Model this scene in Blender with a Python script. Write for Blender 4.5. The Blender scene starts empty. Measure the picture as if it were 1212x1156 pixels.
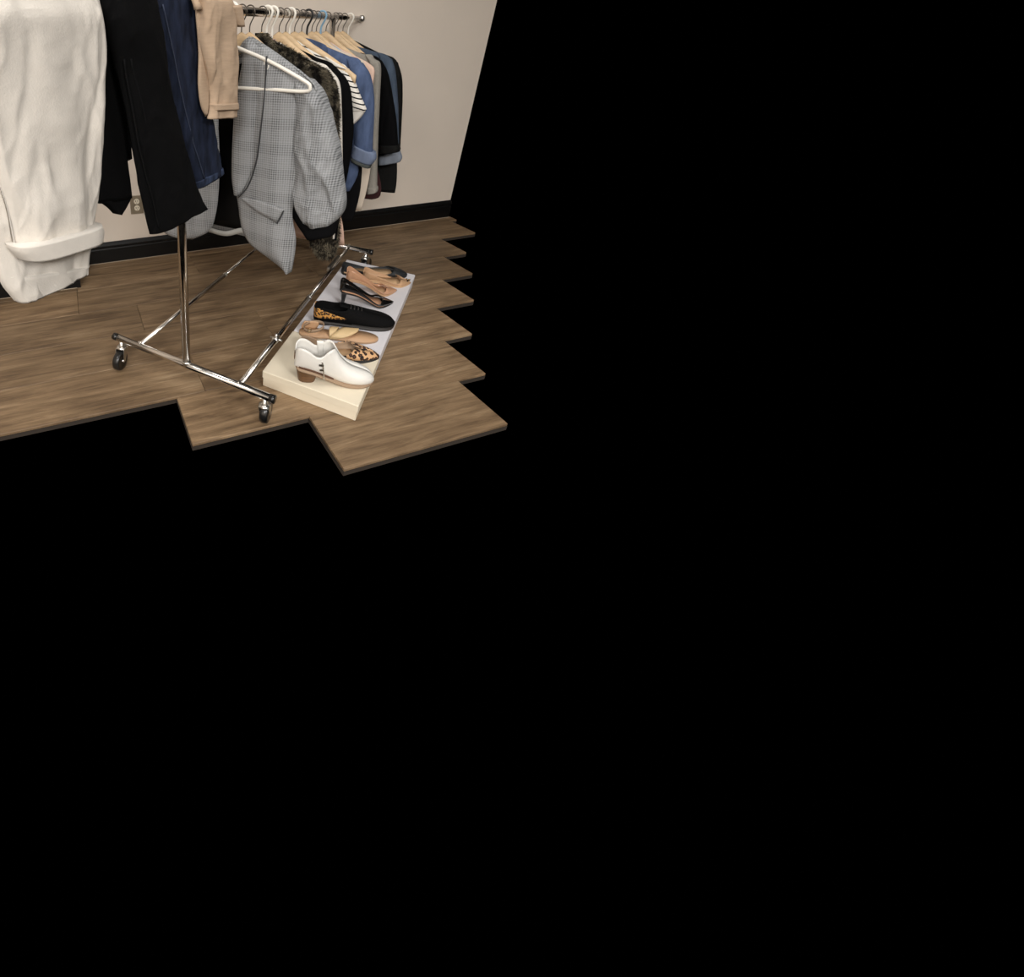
import bpy, math, random
import numpy as np
from mathutils import Vector, Matrix, noise

# ------------------------------------------------------------------ camera
# solved from the rails of the garment rack, the wall line and the plank seams
F_PX, PITCH, YAW, ROLL = 545.74, .45658, .28196, -.01124
CX, CY, CAM_Z = 245.12, 306.43, 1.26056
IMG_W, IMG_H = 1212, 1156
scene = bpy.context.scene
C = scene.collection
fwd = Vector((math.sin(YAW)*math.cos(PITCH), math.cos(YAW)*math.cos(PITCH), -math.sin(PITCH)))
r0 = Vector((math.cos(YAW), -math.sin(YAW), 0)); u0 = r0.cross(fwd)
RIGHT = r0*math.cos(ROLL)+u0*math.sin(ROLL)
UP = -r0*math.sin(ROLL)+u0*math.cos(ROLL)
cam_d = bpy.data.cameras.new('camera'); cam = bpy.data.objects.new('camera', cam_d); C.objects.link(cam)
m = Matrix((RIGHT, UP, -fwd)).transposed().to_4x4(); m.translation = (0, 0, CAM_Z); cam.matrix_world = m
cam_d.sensor_fit = 'HORIZONTAL'; cam_d.sensor_width = 36; cam_d.lens = F_PX/IMG_W*36
cam_d.shift_x = (IMG_W/2-CX)/IMG_W; cam_d.shift_y = (CY-IMG_H/2)/IMG_W
cam_d.clip_start = .02
scene.camera = cam
# ------------------------------------------------------------------ light
world = bpy.data.worlds.new('world'); scene.world = world; world.use_nodes = True
world.node_tree.nodes['Background'].inputs[0].default_value = (0, 0, 0, 1)
world.node_tree.nodes['Background'].inputs[1].default_value = 0
def area(name, loc, size, sizey, power, col=(1, .975, .945), rot=(0, 0, 0)):
    d = bpy.data.lights.new(name, 'AREA'); d.shape = 'RECTANGLE'; d.size = size; d.size_y = sizey
    d.energy = power; d.color = col
    o = bpy.data.objects.new(name, d); C.objects.link(o); o.location = loc; o.rotation_euler = rot
    return o
area('ceiling_panel_light', (-.9, .7, 2.84), 1.2, .6, 14)
area('ceiling_panel_light', (1.3, .9, 2.84), 1.2, .6, 10)
area('ceiling_panel_light', (-1.6, -2.4, 2.84), 1.2, 1.2, 105)
area('ceiling_panel_light', (1.0, -2.4, 2.84), 1.2, 1.2, 85)
scene.view_settings.view_transform = 'Standard'; scene.view_settings.look = 'None'
scene.view_settings.gamma = 1; scene.view_settings.use_curve_mapping = False
scene.view_settings.exposure = .84

# ------------------------------------------------------------------ helpers
EYE = Vector((0, 0, CAM_Z))
def ray(x, y): return fwd+RIGHT*((x-CX)/F_PX)-UP*((y-CY)/F_PX)
def on_level(x, y, z):
    d = ray(x, y); return EYE+d*((z-CAM_Z)/d.z)
def on_wall(x, y, Y):
    d = ray(x, y); return EYE+d*(Y/d.y)
# rack frame: a along the rail (away), n across (towards the shoes)
PHI = .83488; RC = Vector((.30793, 1.35673, 0)); ZR, ZT = .134, 1.32218
A = Vector((math.sin(PHI), math.cos(PHI), 0)); N = Vector((math.cos(PHI), -math.sin(PHI), 0))
def tag(o, label=None, cat=None, group=None, kind=None):
    if label: o['label'] = label
    if cat: o['category'] = cat
    if group: o['group'] = group
    if kind: o['kind'] = kind
    return o
def empty(name, loc, rz, label, cat, group=None):
    o = bpy.data.objects.new(name, None); C.objects.link(o); o.location = loc; o.rotation_euler = (0, 0, rz)
    o.empty_display_size = .05
    return tag(o, label, cat, group)
def mk(name, geo, mat, parent=None, smooth=True, solid=0, sub=0, offset=0):
    vs, fs = geo
    me = bpy.data.meshes.new(name); me.from_pydata([tuple(v) for v in vs], [], fs); me.update()
    if smooth: me.polygons.foreach_set('use_smooth', [True]*len(me.polygons))
    me.materials.append(mat)
    o = bpy.data.objects.new(name, me); C.objects.link(o)
    if parent: o.parent = parent
    if solid:
        s = o.modifiers.new('solid', 'SOLIDIFY'); s.thickness = solid; s.offset = offset
    if sub:
        s = o.modifiers.new('sub', 'SUBSURF'); s.levels = s.render_levels = sub
    return o
def join(*geos):
    V = []; Fc = []
    for v, f in geos:
        k = len(V); V += list(v); Fc += [[i+k for i in q] for q in f]
    return V, Fc
def box(x0, x1, y0, y1, z0, z1, b=0):
    if b <= 0:
        v = [(x, y, z) for z in (z0, z1) for x, y in ((x0, y0), (x1, y0), (x1, y1), (x0, y1))]
        return v, [[3, 2, 1, 0], [4, 5, 6, 7], [0, 1, 5, 4], [1, 2, 6, 5], [2, 3, 7, 6], [3, 0, 4, 7]]
    V = []
    for z, k in ((z0, b), (z0+b, 0), (z1-b, 0), (z1, b)):
        for x, y in ((x0+k+b, y0+k), (x1-k-b, y0+k), (x1-k, y0+k+b), (x1-k, y1-k-b), (x1-k-b, y1-k), (x0+k+b, y1-k), (x0+k, y1-k-b), (x0+k, y0+k+b)):
            V.append((x, y, z))
    Fc = [list(range(7, -1, -1)), list(range(24, 32))]
    for r in range(3):
        for i in range(8):
            j = (i+1) % 8; Fc.append([r*8+i, r*8+j, r*8+8+j, r*8+8+i])
    return V, Fc
def loft(rings, cap0=True, cap1=True):
    n = len(rings[0]); V = [p for r in rings for p in r]; Fc = []
    for i in range(len(rings)-1):
        for k in range(n):
            j = (k+1) % n; Fc.append([i*n+k, i*n+j, i*n+n+j, i*n+n+k])
    if cap0: Fc.append(list(range(n-1, -1, -1)))
    if cap1: Fc.append(list(range((len(rings)-1)*n, len(rings)*n)))
    return V, Fc
def strip(rows):
    n = len(rows[0]); V = [p for r in rows for p in r]
    return V, [[i*n+k, i*n+k+1, i*n+n+k+1, i*n+n+k] for i in range(len(rows)-1) for k in range(n-1)]
def tube(path, r, n=12, closed=False):
    P = [Vector(p) for p in path]; R = r if isinstance(r, (list, tuple)) else [r]*len(P)
    rings = []; up = None
    for i, p in enumerate(P):
        if closed: t = P[(i+1) % len(P)]-P[i-1]
        else: t = P[min(i+1, len(P)-1)]-P[max(i-1, 0)]
        t.normalize()
        if up is None:
            up = Vector((0, 0, 1)) if abs(t.z) < .9 else Vector((1, 0, 0))
        s = t.cross(up).normalized(); up = s.cross(t).normalized()
        rings.append([p+s*(R[i]*math.cos(k*2*math.pi/n))+up*(R[i]*math.sin(k*2*math.pi/n)) for k in range(n)])
    if closed:
        V, Fc = loft(rings, False, False); m_ = len(rings)
        for k in range(n): j = (k+1) % n; Fc.append([(m_-1)*n+k, (m_-1)*n+j, j, k])
        return V, Fc
    return loft(rings)
def catmull(pts, n):
    P = [np.array(p, float) for p in pts]; out = []
    if len(P) == 2: return [P[0]+(P[1]-P[0])*i/(n-1) for i in range(n)]
    d = [0]
    for i in range(1, len(P)): d.append(d[-1]+max(1e-6, np.linalg.norm(P[i]-P[i-1])**.5))
    for q in range(n):
        s = d[-1]*q/(n-1); i = max(0, min(len(P)-2, int(np.searchsorted(d, s, 'right'))-1))
        t = (s-d[i])/(d[i+1]-d[i]); p0 = P[i-1] if i else 2*P[0]-P[1]; p3 = P[i+2] if i+2 < len(P) else 2*P[-1]-P[-2]
        p1, p2 = P[i], P[i+1]
        out.append(.5*((2*p1)+(-p0+p2)*t+(2*p0-5*p1+4*p2-p3)*t*t+(-p0+3*p1-3*p2+p3)*t**3))
    return out
def lathe(prof, n=20, axis='z'):
    rings = []
    for r, h in prof:
        ring = []
        for k in range(n):
            c_, s_ = r*math.cos(k*2*math.pi/n), r*math.sin(k*2*math.pi/n)
            ring.append((c_, s_, h) if axis == 'z' else (h, c_, s_))
        rings.append(ring)
    return loft(rings)
def moved(geo, loc, rz=0):
    c_, s_ = math.cos(rz), math.sin(rz)
    return [(v[0]*c_-v[1]*s_+loc[0], v[0]*s_+v[1]*c_+loc[1], v[2]+loc[2]) for v in geo[0]], geo[1]

# ------------------------------------------------------------------ materials
def mat(name, col, rough=.8, metal=0, bump=0, bscale=300, var=0, vscale=20, sheen=0, coat=0, spec=.5, stretch=(1, 1, 1)):
    mt = bpy.data.materials.new(name); mt.use_nodes = True; nt = mt.node_tree; b = nt.nodes['Principled BSDF']
    b.inputs['Base Color'].default_value = (*col, 1); b.inputs['Roughness'].default_value = rough; b.inputs['Metallic'].default_value = metal
    b.inputs['Specular IOR Level'].default_value = spec
    if sheen: b.inputs['Sheen Weight'].default_value = sheen; b.inputs['Sheen Roughness'].default_value = .6
    if coat: b.inputs['Coat Weight'].default_value = coat; b.inputs['Coat Roughness'].default_value = .08
    if bump or var:
        tc = nt.nodes.new('ShaderNodeTexCoord'); mp = nt.nodes.new('ShaderNodeMapping'); mp.inputs['Scale'].default_value = stretch
        nt.links.new(tc.outputs['Object'], mp.inputs['Vector'])
    if bump:
        nz = nt.nodes.new('ShaderNodeTexNoise'); nz.inputs['Scale'].default_value = bscale; nz.inputs['Detail'].default_value = 3
        bp = nt.nodes.new('ShaderNodeBump'); bp.inputs['Strength'].default_value = bump; bp.inputs['Distance'].default_value = .002
        nt.links.new(mp.outputs[0], nz.inputs['Vector']); nt.links.new(nz.outputs['Fac'], bp.inputs['Height']); nt.links.new(bp.outputs[0], b.inputs['Normal'])
    if var:
        nz = nt.nodes.new('ShaderNodeTexNoise'); nz.inputs['Scale'].default_value = vscale; nz.inputs['Detail'].default_value = 5
        rm = nt.nodes.new('ShaderNodeValToRGB'); rm.color_ramp.elements[0].position = .3; rm.color_ramp.elements[1].position = .7
        rm.color_ramp.elements[0].color = (*[max(0, c_*(1-var)) for c_ in col], 1); rm.color_ramp.elements[1].color = (*[min(1, c_*(1+var)) for c_ in col], 1)
        nt.links.new(mp.outputs[0], nz.inputs['Vector']); nt.links.new(nz.outputs['Fac'], rm.inputs[0]); nt.links.new(rm.outputs[0], b.inputs['Base Color'])
    return mt
def srgb(r, g, b): return tuple((c_/255/12.92 if c_/255 <= .04045 else ((c_/255+.055)/1.055)**2.4) for c_ in (r, g, b))
def node(nt, typ, **kw):
    n = nt.nodes.new(typ)
    for k, v in kw.items():
        if k.startswith('i'): n.inputs[int(k[1:])].default_value = v
        else: setattr(n, k, v)
    return n
def math_node(nt, op, a, b=None):
    n = nt.nodes.new('ShaderNodeMath'); n.operation = op
    for i, v in enumerate((a, b)):
        if v is None: continue
        if isinstance(v, (int, float)): n.inputs[i].default_value = v
        else: nt.links.new(v, n.inputs[i])
    return n.outputs[0]
def wood_floor():
    mt = mat('plank_wood', (.2, .13, .08), .5, spec=.35); nt = mt.node_tree; b = nt.nodes['Principled BSDF']; L = nt.links.new
    tc = node(nt, 'ShaderNodeTexCoord'); oi = node(nt, 'ShaderNodeObjectInfo')
    sc = node(nt, 'ShaderNodeVectorMath', operation='SCALE'); sc.inputs[0].default_value = (7, 3, 5); L(oi.outputs['Random'], sc.inputs['Scale'])
    ad = node(nt, 'ShaderNodeVectorMath', operation='ADD'); L(tc.outputs['Object'], ad.inputs[0]); L(sc.outputs[0], ad.inputs[1])
    mp = node(nt, 'ShaderNodeMapping'); mp.inputs['Scale'].default_value = (1.1, 13, 1); L(ad.outputs[0], mp.inputs[0])
    n1 = node(nt, 'ShaderNodeTexNoise'); n1.inputs['Scale'].default_value = 2.6; n1.inputs['Detail'].default_value = 9; n1.inputs['Roughness'].default_value = .68; n1.inputs['Distortion'].default_value = .6
    L(mp.outputs[0], n1.inputs['Vector'])
    n2 = node(nt, 'ShaderNodeTexNoise'); n2.inputs['Scale'].default_value = 3.2; n2.inputs['Detail'].default_value = 4; L(ad.outputs[0], n2.inputs['Vector'])
    mx = math_node(nt, 'ADD', math_node(nt, 'MULTIPLY', n1.outputs['Fac'], .72), math_node(nt, 'MULTIPLY', n2.outputs['Fac'], .28))
    rm = node(nt, 'ShaderNodeValToRGB'); cr = rm.color_ramp
    cr.elements[0].position = .3; cr.elements[0].color = (*srgb(70, 53, 36), 1); cr.elements[1].position = .72; cr.elements[1].color = (*srgb(174, 149, 114), 1)
    e = cr.elements.new(.44); e.color = (*srgb(114, 90, 62), 1); e = cr.elements.new(.56); e.color = (*srgb(142, 115, 82), 1)
    L(mx, rm.inputs[0])
    hs = node(nt, 'ShaderNodeHueSaturation'); L(rm.outputs[0], hs.inputs['Color'])
    L(math_node(nt, 'ADD', math_node(nt, 'MULTIPLY', oi.outputs['Random'], .3), .74), hs.inputs['Value']); hs.inputs['Saturation'].default_value = .9
    L(hs.outputs[0], b.inputs['Base Color'])
    m2 = node(nt, 'ShaderNodeMapping'); m2.inputs['Scale'].default_value = (5, 110, 1); L(ad.outputs[0], m2.inputs[0])
    n3 = node(nt, 'ShaderNodeTexNoise'); n3.inputs['Scale'].default_value = 2; n3.inputs['Detail'].default_value = 6; n3.inputs['Roughness'].default_value = .75; L(m2.outputs[0], n3.inputs['Vector'])
    mg = node(nt, 'ShaderNodeMix', data_type='RGBA', blend_type='OVERLAY'); mg.inputs[0].default_value = .55
    L(hs.outputs[0], mg.inputs[6]); L(n3.outputs['Fac'], mg.inputs[7]); L(mg.outputs[2], b.inputs['Base Color'])
    bp = node(nt, 'ShaderNodeBump'); bp.inputs['Strength'].default_value = .25; bp.inputs['Distance'].default_value = .002; L(n1.outputs['Fac'], bp.inputs['Height']); L(bp.outputs[0], b.inputs['Normal'])
    return mt
def plaid(name, lo, hi):
    mt = mat(name, hi, .9, spec=.2); nt = mt.node_tree; b = nt.nodes['Principled BSDF']; L = nt.links.new
    tc = node(nt, 'ShaderNodeTexCoord'); sp = node(nt, 'ShaderNodeSeparateXYZ'); L(tc.outputs['Object'], sp.inputs[0])
    def band(o, per, duty):
        return math_node(nt, 'LESS_THAN', math_node(nt, 'FRACT', math_node(nt, 'DIVIDE', math_node(nt, 'ADD', o, 10.), per)), duty)
    x, z = sp.outputs['X'], sp.outputs['Z']
    fx, fz = band(x, .0078, .5), band(z, .0078, .5)
    gx, gz = band(x, .072, .42), band(z, .085, .42)
    fine = math_node(nt, 'MULTIPLY', math_node(nt, 'ADD', fx, fz), .5)
    w = math_node(nt, 'ADD', math_node(nt, 'MULTIPLY', math_node(nt, 'ADD', gx, gz), .16), .3)
    v = math_node(nt, 'SUBTRACT', 1., math_node(nt, 'MULTIPLY', fine, w))
    nz = node(nt, 'ShaderNodeTexNoise'); nz.inputs['Scale'].default_value = 500; L(tc.outputs['Object'], nz.inputs['Vector'])
    v = math_node(nt, 'ADD', v, math_node(nt, 'MULTIPLY', math_node(nt, 'SUBTRACT', nz.outputs['Fac'], .5), .5))
    rm = node(nt, 'ShaderNodeValToRGB'); rm.color_ramp.elements[0].position = .15; rm.color_ramp.elements[0].color = (*lo, 1); rm.color_ramp.elements[1].color = (*hi, 1)
    L(v, rm.inputs[0]); L(rm.outputs[0], b.inputs['Base Color'])
    return mt
def striped(name, ca, cb, per, duty, z0=-9):
    mt = mat(name, ca, .9, spec=.2); nt = mt.node_tree; b = nt.nodes['Principled BSDF']; L = nt.links.new
    tc = node(nt, 'ShaderNodeTexCoord'); sp = node(nt, 'ShaderNodeSeparateXYZ'); L(tc.outputs['Object'], sp.inputs[0])
    q = math_node(nt, 'ADD', sp.outputs['Z'], math_node(nt, 'MULTIPLY', sp.outputs['X'], .25))
    s = math_node(nt, 'LESS_THAN', math_node(nt, 'FRACT', math_node(nt, 'DIVIDE', math_node(nt, 'ADD', q, 10.), per)), duty)
    mx = node(nt, 'ShaderNodeMix', data_type='RGBA'); mx.inputs[6].default_value = (*ca, 1); mx.inputs[7].default_value = (*cb, 1)
    L(s, mx.inputs[0]); L(mx.outputs[2], b.inputs['Base Color'])
    return mt
def leopard(name, base, mid, dark, scale):
    mt = mat(name, base, .75); nt = mt.node_tree; b = nt.nodes['Principled BSDF']; L = nt.links.new
    tc = node(nt, 'ShaderNodeTexCoord'); nz = node(nt, 'ShaderNodeTexNoise'); nz.inputs['Scale'].default_value = scale*.8; L(tc.outputs['Object'], nz.inputs['Vector'])
    mx = node(nt, 'ShaderNodeMix', data_type='VECTOR'); mx.inputs[0].default_value = .012; L(tc.outputs['Object'], mx.inputs[4]); L(nz.outputs['Color'], mx.inputs[5])
    vo = node(nt, 'ShaderNodeTexVoronoi'); vo.inputs['Scale'].default_value = scale; L(mx.outputs[1], vo.inputs['Vector'])
    rm = node(nt, 'ShaderNodeValToRGB'); cr = rm.color_ramp; cr.interpolation = 'CONSTANT'
    cr.elements[0].position = 0; cr.elements[0].color = (*mid, 1); cr.elements[1].position = .5; cr.elements[1].color = (*base, 1)
    e = cr.elements.new(.2); e.color = (*dark, 1)
    L(vo.outputs['Distance'], rm.inputs[0]); L(rm.outputs[0], b.inputs['Base Color'])
    return mt
def denim(name, col, var=.3):
    return mat(name, col, .9, bump=.35, bscale=220, var=var, vscale=26, spec=.2, stretch=(1.6, 1.6, .5))
M = dict(
 wall=mat('wall_paint', srgb(222, 211, 198), .75, bump=.12, bscale=180, var=.02, vscale=3),
 ceil=mat('ceiling_paint', (.75, .74, .72), .9), base=mat('black_baseboard_paint', srgb(9, 9, 9), .45, spec=.3),
 caulk=mat('caulk', srgb(170, 155, 135), .8), plank=wood_floor(), sub=mat('subfloor', (.03, .022, .016), .9),
 chrome=mat('chrome', (.74, .71, .67), .2, 1), chrome2=mat('zinc', (.7, .69, .66), .3, 1), rubber=mat('black_rubber', (.008, .008, .008), .28, spec=.6),
 steel=mat('brushed_steel_plate', srgb(150, 140, 122), .45, .6), ivory=mat('ivory_plastic', srgb(228, 220, 200), .4), slot=mat('dark_slot', (.02, .02, .02), .6),
 white=mat('white_denim', srgb(212, 206, 197), .9, bump=.3, bscale=260, var=.03, vscale=40, spec=.2), whitest=mat('white_stitch', srgb(205, 198, 186), .9),
 black=mat('black_denim', (.0032, .0032, .0035), .9, bump=.3, bscale=200, spec=.1), blackst=mat('black_stitch', (.0055, .0055, .006), .9, spec=.1),
 navy=denim('dark_indigo_denim', srgb(28, 35, 53), .55), navyl=denim('frayed_indigo', srgb(46, 56, 78), .7), stitch=mat('denim_stitch', srgb(50, 58, 78), .9),
 khaki=mat('beige_linen', srgb(186, 162, 138), .9, bump=.35, bscale=120, var=.06, vscale=90, spec=.2, stretch=(.3, .3, 2)),
 plaid=plaid('grey_plaid_wool', srgb(48, 49, 51), srgb(158, 160, 162)), lining=mat('black_lining', (.0035, .0034, .0033), .6, spec=.15),
 seam=mat('dark_seam', srgb(52, 53, 55), .9), trim=mat('grey_trim', srgb(178, 178, 174), .9),
 fur=mat('faux_fur_base', srgb(40, 36, 30), 1, spec=.1),
 blush=mat('blush_fabric', srgb(196, 164, 146), .85), blouse=mat('white_cotton', srgb(216, 210, 200), .85),
 jet=mat('jet_wool', (.0026, .0026, .003), .9, spec=.08), inkblack=mat('ink_knit', (.004, .004, .0048), .9, bump=.3, bscale=150, spec=.1),
 leather=mat('charcoal_crepe', (.0058, .0059, .0057), .8, bump=.3, bscale=90, spec=.15),
 stripe=striped('striped_jersey', srgb(226, 222, 214), srgb(30, 30, 34), .018, .27), jersey=mat('white_jersey', srgb(222, 218, 210), .9),
 chambray=denim('blue_chambray', srgb(76, 91, 122), .25), chaml=denim('pale_chambray', srgb(112, 124, 148), .12), chamd=denim('grey_hem_band', srgb(78, 82, 80), .1),
 cream=mat('cream_knit', srgb(205, 192, 176), .9), peach=mat('peach_satin', srgb(214, 184, 166), .6), greyk=mat('heather_grey_knit', srgb(142, 138, 130), .95, var=.1, vscale=160, bump=.4, bscale=180),
 maroon=mat('maroon_knit', srgb(48, 14, 16), .9), slate=denim('slate_denim', srgb(70, 82, 98), .15), slatel=denim('pale_slate_denim', srgb(128, 136, 148), .15),
 wood=mat('hanger_maple', srgb(212, 184, 146), .45, var=.1, vscale=14, stretch=(1, 1, 6)), wirem=mat('dark_hook_wire', (.12, .105, .09), .35, 1),
 wplastic=mat('white_plastic', srgb(238, 234, 224), .4), kplastic=mat('black_plastic', (.01, .01, .01), .4), bplastic=mat('light_blue_plastic', srgb(132, 172, 200), .4),
 creambox=mat('cream_card', srgb(228, 218, 196), .6, spec=.3), whitebox=mat('white_card', srgb(224, 222, 226), .5, spec=.3), tissue=mat('grey_white_print', srgb(206, 206, 208), .6),
 bootw=mat('white_leather', srgb(232, 230, 224), .5, bump=.15, bscale=60), brown=mat('stacked_brown_heel', srgb(104, 74, 48), .5, var=.35, vscale=60, stretch=(.3, .3, 4)), brownin=mat('brown_lining', srgb(92, 62, 44), .8),
 tan=mat('tan_leather', srgb(194, 156, 120), .55), tan2=mat('tan_insole', srgb(206, 170, 130), .6), nude=mat('nude_patent', srgb(198, 152, 120), .35, coat=.3), taupe=mat('taupe_suede', srgb(160, 136, 112), .9),
 gold=mat('yellow_satin_strap', srgb(214, 186, 140), .5), solet=mat('dark_edge', (.02, .017, .015), .6), patent=mat('black_patent', (.006, .006, .006), .12, coat=.6), suede=mat('black_suede', (.0055, .0055, .0058), .95, bump=.3, bscale=200, spec=.1),
 darkflat=mat('charcoal_flat', (.014, .016, .018), .6), leo=leopard('leopard_hair', srgb(212, 168, 124), srgb(100, 58, 40), srgb(34, 22, 18), 62), leo2=leopard('leopard_trim', srgb(196, 142, 70), srgb(130, 80, 36), srgb(22, 16, 12), 95),
 gem=mat('gold_gem', (.6, .42, .18), .25, 1), tagw=mat('paper_tag', srgb(220, 214, 206), .7), lilac=mat('violet_print', srgb(60, 70, 130), .6),
)
def fur_tip_mat():
    mt = mat('faux_fur_tips', (.1, .09, .075), .9, spec=.2); nt = mt.node_tree; L = nt.links.new
    tc = node(nt, 'ShaderNodeTexCoord'); nz = node(nt, 'ShaderNodeTexNoise'); nz.inputs['Scale'].default_value = 38; nz.inputs['Detail'].default_value = 2; L(tc.outputs['Object'], nz.inputs['Vector'])
    rm = node(nt, 'ShaderNodeValToRGB'); cr = rm.color_ramp; cr.elements[0].position = .42; cr.elements[0].color = (*srgb(24, 21, 18), 1); cr.elements[1].position = .64; cr.elements[1].color = (*srgb(112, 104, 88), 1)
    L(nz.outputs['Fac'], rm.inputs[0]); L(rm.outputs[0], nt.nodes['Principled BSDF'].inputs['Base Color'])
    return mt
M['furtip'] = fur_tip_mat()

# ------------------------------------------------------------------ the room
WY, BY, BX = 2.6178, 2.3545, -.074           # wall, face and corner of the wall's bump-out
XR = 2.64                                  # the wall is built as far as the photograph shows it
wb = mk('wall_back', box(BX, XR, WY, WY+.12, -.02, 2.9), M['wall'], smooth=False); tag(wb, kind='structure')
wl = mk('wall_bumpout', box(-3.0, BX, BY, WY+.12, -.02, 2.9), M['wall'], smooth=False); wl.name = 'wall_front_left'; tag(wl, kind='structure')
tag(mk('wall_left', box(-3.1, -3.0, -4.6, WY+.12, -.02, 2.9), M['wall'], smooth=False), kind='structure')
tag(mk('wall_rear', box(-3.1, 3.4, -4.72, -4.6, -.02, 2.9), M['wall'], smooth=False), kind='structure')
tag(mk('ceiling', box(-3.1, 3.4, -4.7, WY+.12, 2.9, 3.0), M['ceil'], smooth=False), kind='structure')
def baseboard(name, x0, x1, y):
    prof = [(0, 0), (.02, 0), (.02, .088), (.016, .094), (.016, .1), (.021, .104), (.021, .112), (.012, .124), (.006, .13), (0, .13)]
    g = loft([[(x, y-d, h) for d, h in prof] for x in (x0, x1)])
    o = mk(name, g, M['base'], smooth=False); tag(o, kind='structure')
    mk('caulk_line', box(x0, x1, y-.0235, y-.0205, .0005, .0035), M['caulk'], o, smooth=False)
    return o
baseboard('baseboard_back', BX+.0215, XR, WY)
bb = baseboard('baseboard_front_left', -2.99, BX, BY)
mk('return_board', box(BX, BX+.021, BY-.02, WY, 0, .13), M['base'], bb, smooth=False)
# floor: single planks, as far as the photograph looks, on a subfloor of the same extent
PW = .2388; yb = 2.0595
rows_ = {  # row number from the seam at yb: (front edge, back edge, seams along x)
 2: [BX, .9, 2.12, 2.66], 1: [-1.9, -1.1, .62, 1.62, 2.6], 0: [-1.9, -.076, 1.26, 2.3], -1: [-1.9, -1.2, .216, 1.52, 2.12], -2: [-1.9, -.75, .78, 1.9],
 -3: [-1.1, .376, 1.16, 1.66], -4: [.26, .9, 1.5], -5: [.70, 1.36]}
spans = []
for k, sx in rows_.items():
    y0 = yb+k*PW; y1 = min(y0+PW, WY)
    for xa, xb in zip(sx, sx[1:]):
        if k >= 1 and xa < BX < xb: spans += [(xa, BX, y0, min(y1, BY)), (BX, xb, y0, y1)]
        else: spans.append((xa, xb, y0, min(y1, BY) if (k >= 1 and xb <= BX) else y1))
fl = mk('floor', join(*[box(xa, xb, ya, yb_, -.03, -.0125) for xa, xb, ya, yb_ in spans]), M['sub'], smooth=False); tag(fl, kind='structure')
for xa, xb, ya, yb_ in spans:
    w = (xb-xa)/2; d = yb_-ya
    o = mk('plank', box(-w+.0006, w-.0006, .0006, d-.0006, -.012, 0, .0014), M['plank'], fl, smooth=False)
    o.location = ((xa+xb)/2, ya, 0)
# outlet
P0 = on_wall(155.5, 253.2, WY)
ot = empty('wall_outlet', (P0.x+.036, WY, P0.z), 0, 'steel electrical outlet plate with two ivory sockets on the wall', 'outlet')
mk('cover_plate', box(-.038, .038, -.006, 0, 0, .112, .002), M['steel'], ot, smooth=False)
for zc in (.036, .077):
    s = mk('socket', moved(lathe([(.0001, 0), (.0165, 0), (.0165, .003), (.0001, .003)], 20), (0, 0, 0)), M['ivory'], ot, smooth=False)
    s.rotation_euler = (math.pi/2, 0, 0); s.location = (0, -.006, zc)
    mk('slots', join(box(-.0075, -.0045, -.002, .007, .0028, .0034), box(.0045, .0075, -.001, .006, .0028, .0034), box(-.002, .002, -.011, -.007, .0028, .0034)), M['slot'], s, smooth=False)

# ------------------------------------------------------------------ garment rack
RZ = math.atan2(N.y, N.x)                   # local x across (towards the shoes), local y along the rail
rack = empty('garment_rack', RC, RZ, 'chrome rolling clothes rack with an H-shaped base on black casters', 'clothes rack')
TF = 1.355; UB = .226
def seg(name, p, q, r, mt='chrome', parent=rack, n=16): return mk(name, tube([p, q], r, n), M[mt], parent)
for t in (0, TF):
    ft = seg('foot', (-.345, t, ZR), (.345, t, ZR), .0142)
    for s in (-1, 1): seg('end_cap', (s*.343, t, ZR), (s*.362, t, ZR), .0152, 'rubber', ft)
for s in (-1, 1):
    br = seg('base_rail', (s*UB, .0, ZR+.003), (s*UB, .70, ZR+.003), .011)
    seg('inner_tube', (s*UB, .68, ZR+.003), (s*UB, TF, ZR+.003), .0085, 'chrome', br)
    mk('joint_ring', tube([(s*UB, .69, ZR+.003), (s*UB, .705, ZR+.003)], .0125), M['chrome2'], br)
    for t in (0, TF):
        mk('bolt', tube([(s*UB, t, ZR+.01), (s*UB, t, ZR+.021)], .006, 8), M['chrome2'], br, smooth=False)
    tc_ = .33 if s > 0 else 1.05
    if s > 0:
        cl = mk('clamp', tube([(UB, .30, ZR+.003), (UB, .335, ZR+.003)], .0135), M['chrome2'], br)
        mk('clamp_screw', join(tube([(UB-.026, .318, ZR+.004), (UB+.026, .318, ZR+.004)], .0045, 8), tube([(UB, .318, ZR+.008), (UB, .318, ZR+.028)], .006, 8)), M['chrome2'], br)
        mk('slide_bracket', box(UB-.022, UB-.008, 1.02, 1.2, ZR-.012, ZR+.014, .003), M['chrome2'], br, smooth=False)
for t in (0, TF):
    seg('post', (0, t, ZR), (0, t, ZT), .0158)
    mk('weld_collar', tube([(0, t, ZR+.008), (0, t, ZR+.02)], .0172), M['chrome2'], rack)
hr = seg('hanging_rail', (0, -.05, ZT), (0, TF+.05, ZT), .0142)
for y0, y1 in ((-.86, -.05), (TF+.05, 1.855)):
    ex = seg('pull_out_rail', (0, y0, ZT), (0, y1, ZT), .0118)
    e = y0 if y0 < -.5 else y1; d = -1 if y0 < -.5 else 1
    mk('rail_end_cap', tube([(0, e, ZT), (0, e+d*.006, ZT), (0, e+d*.03, ZT), (0, e+d*.042, ZT), (0, e+d*.046, ZT)], [.012, .019, .0195, .014, .004], 20), M['chrome2'], ex)
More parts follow.
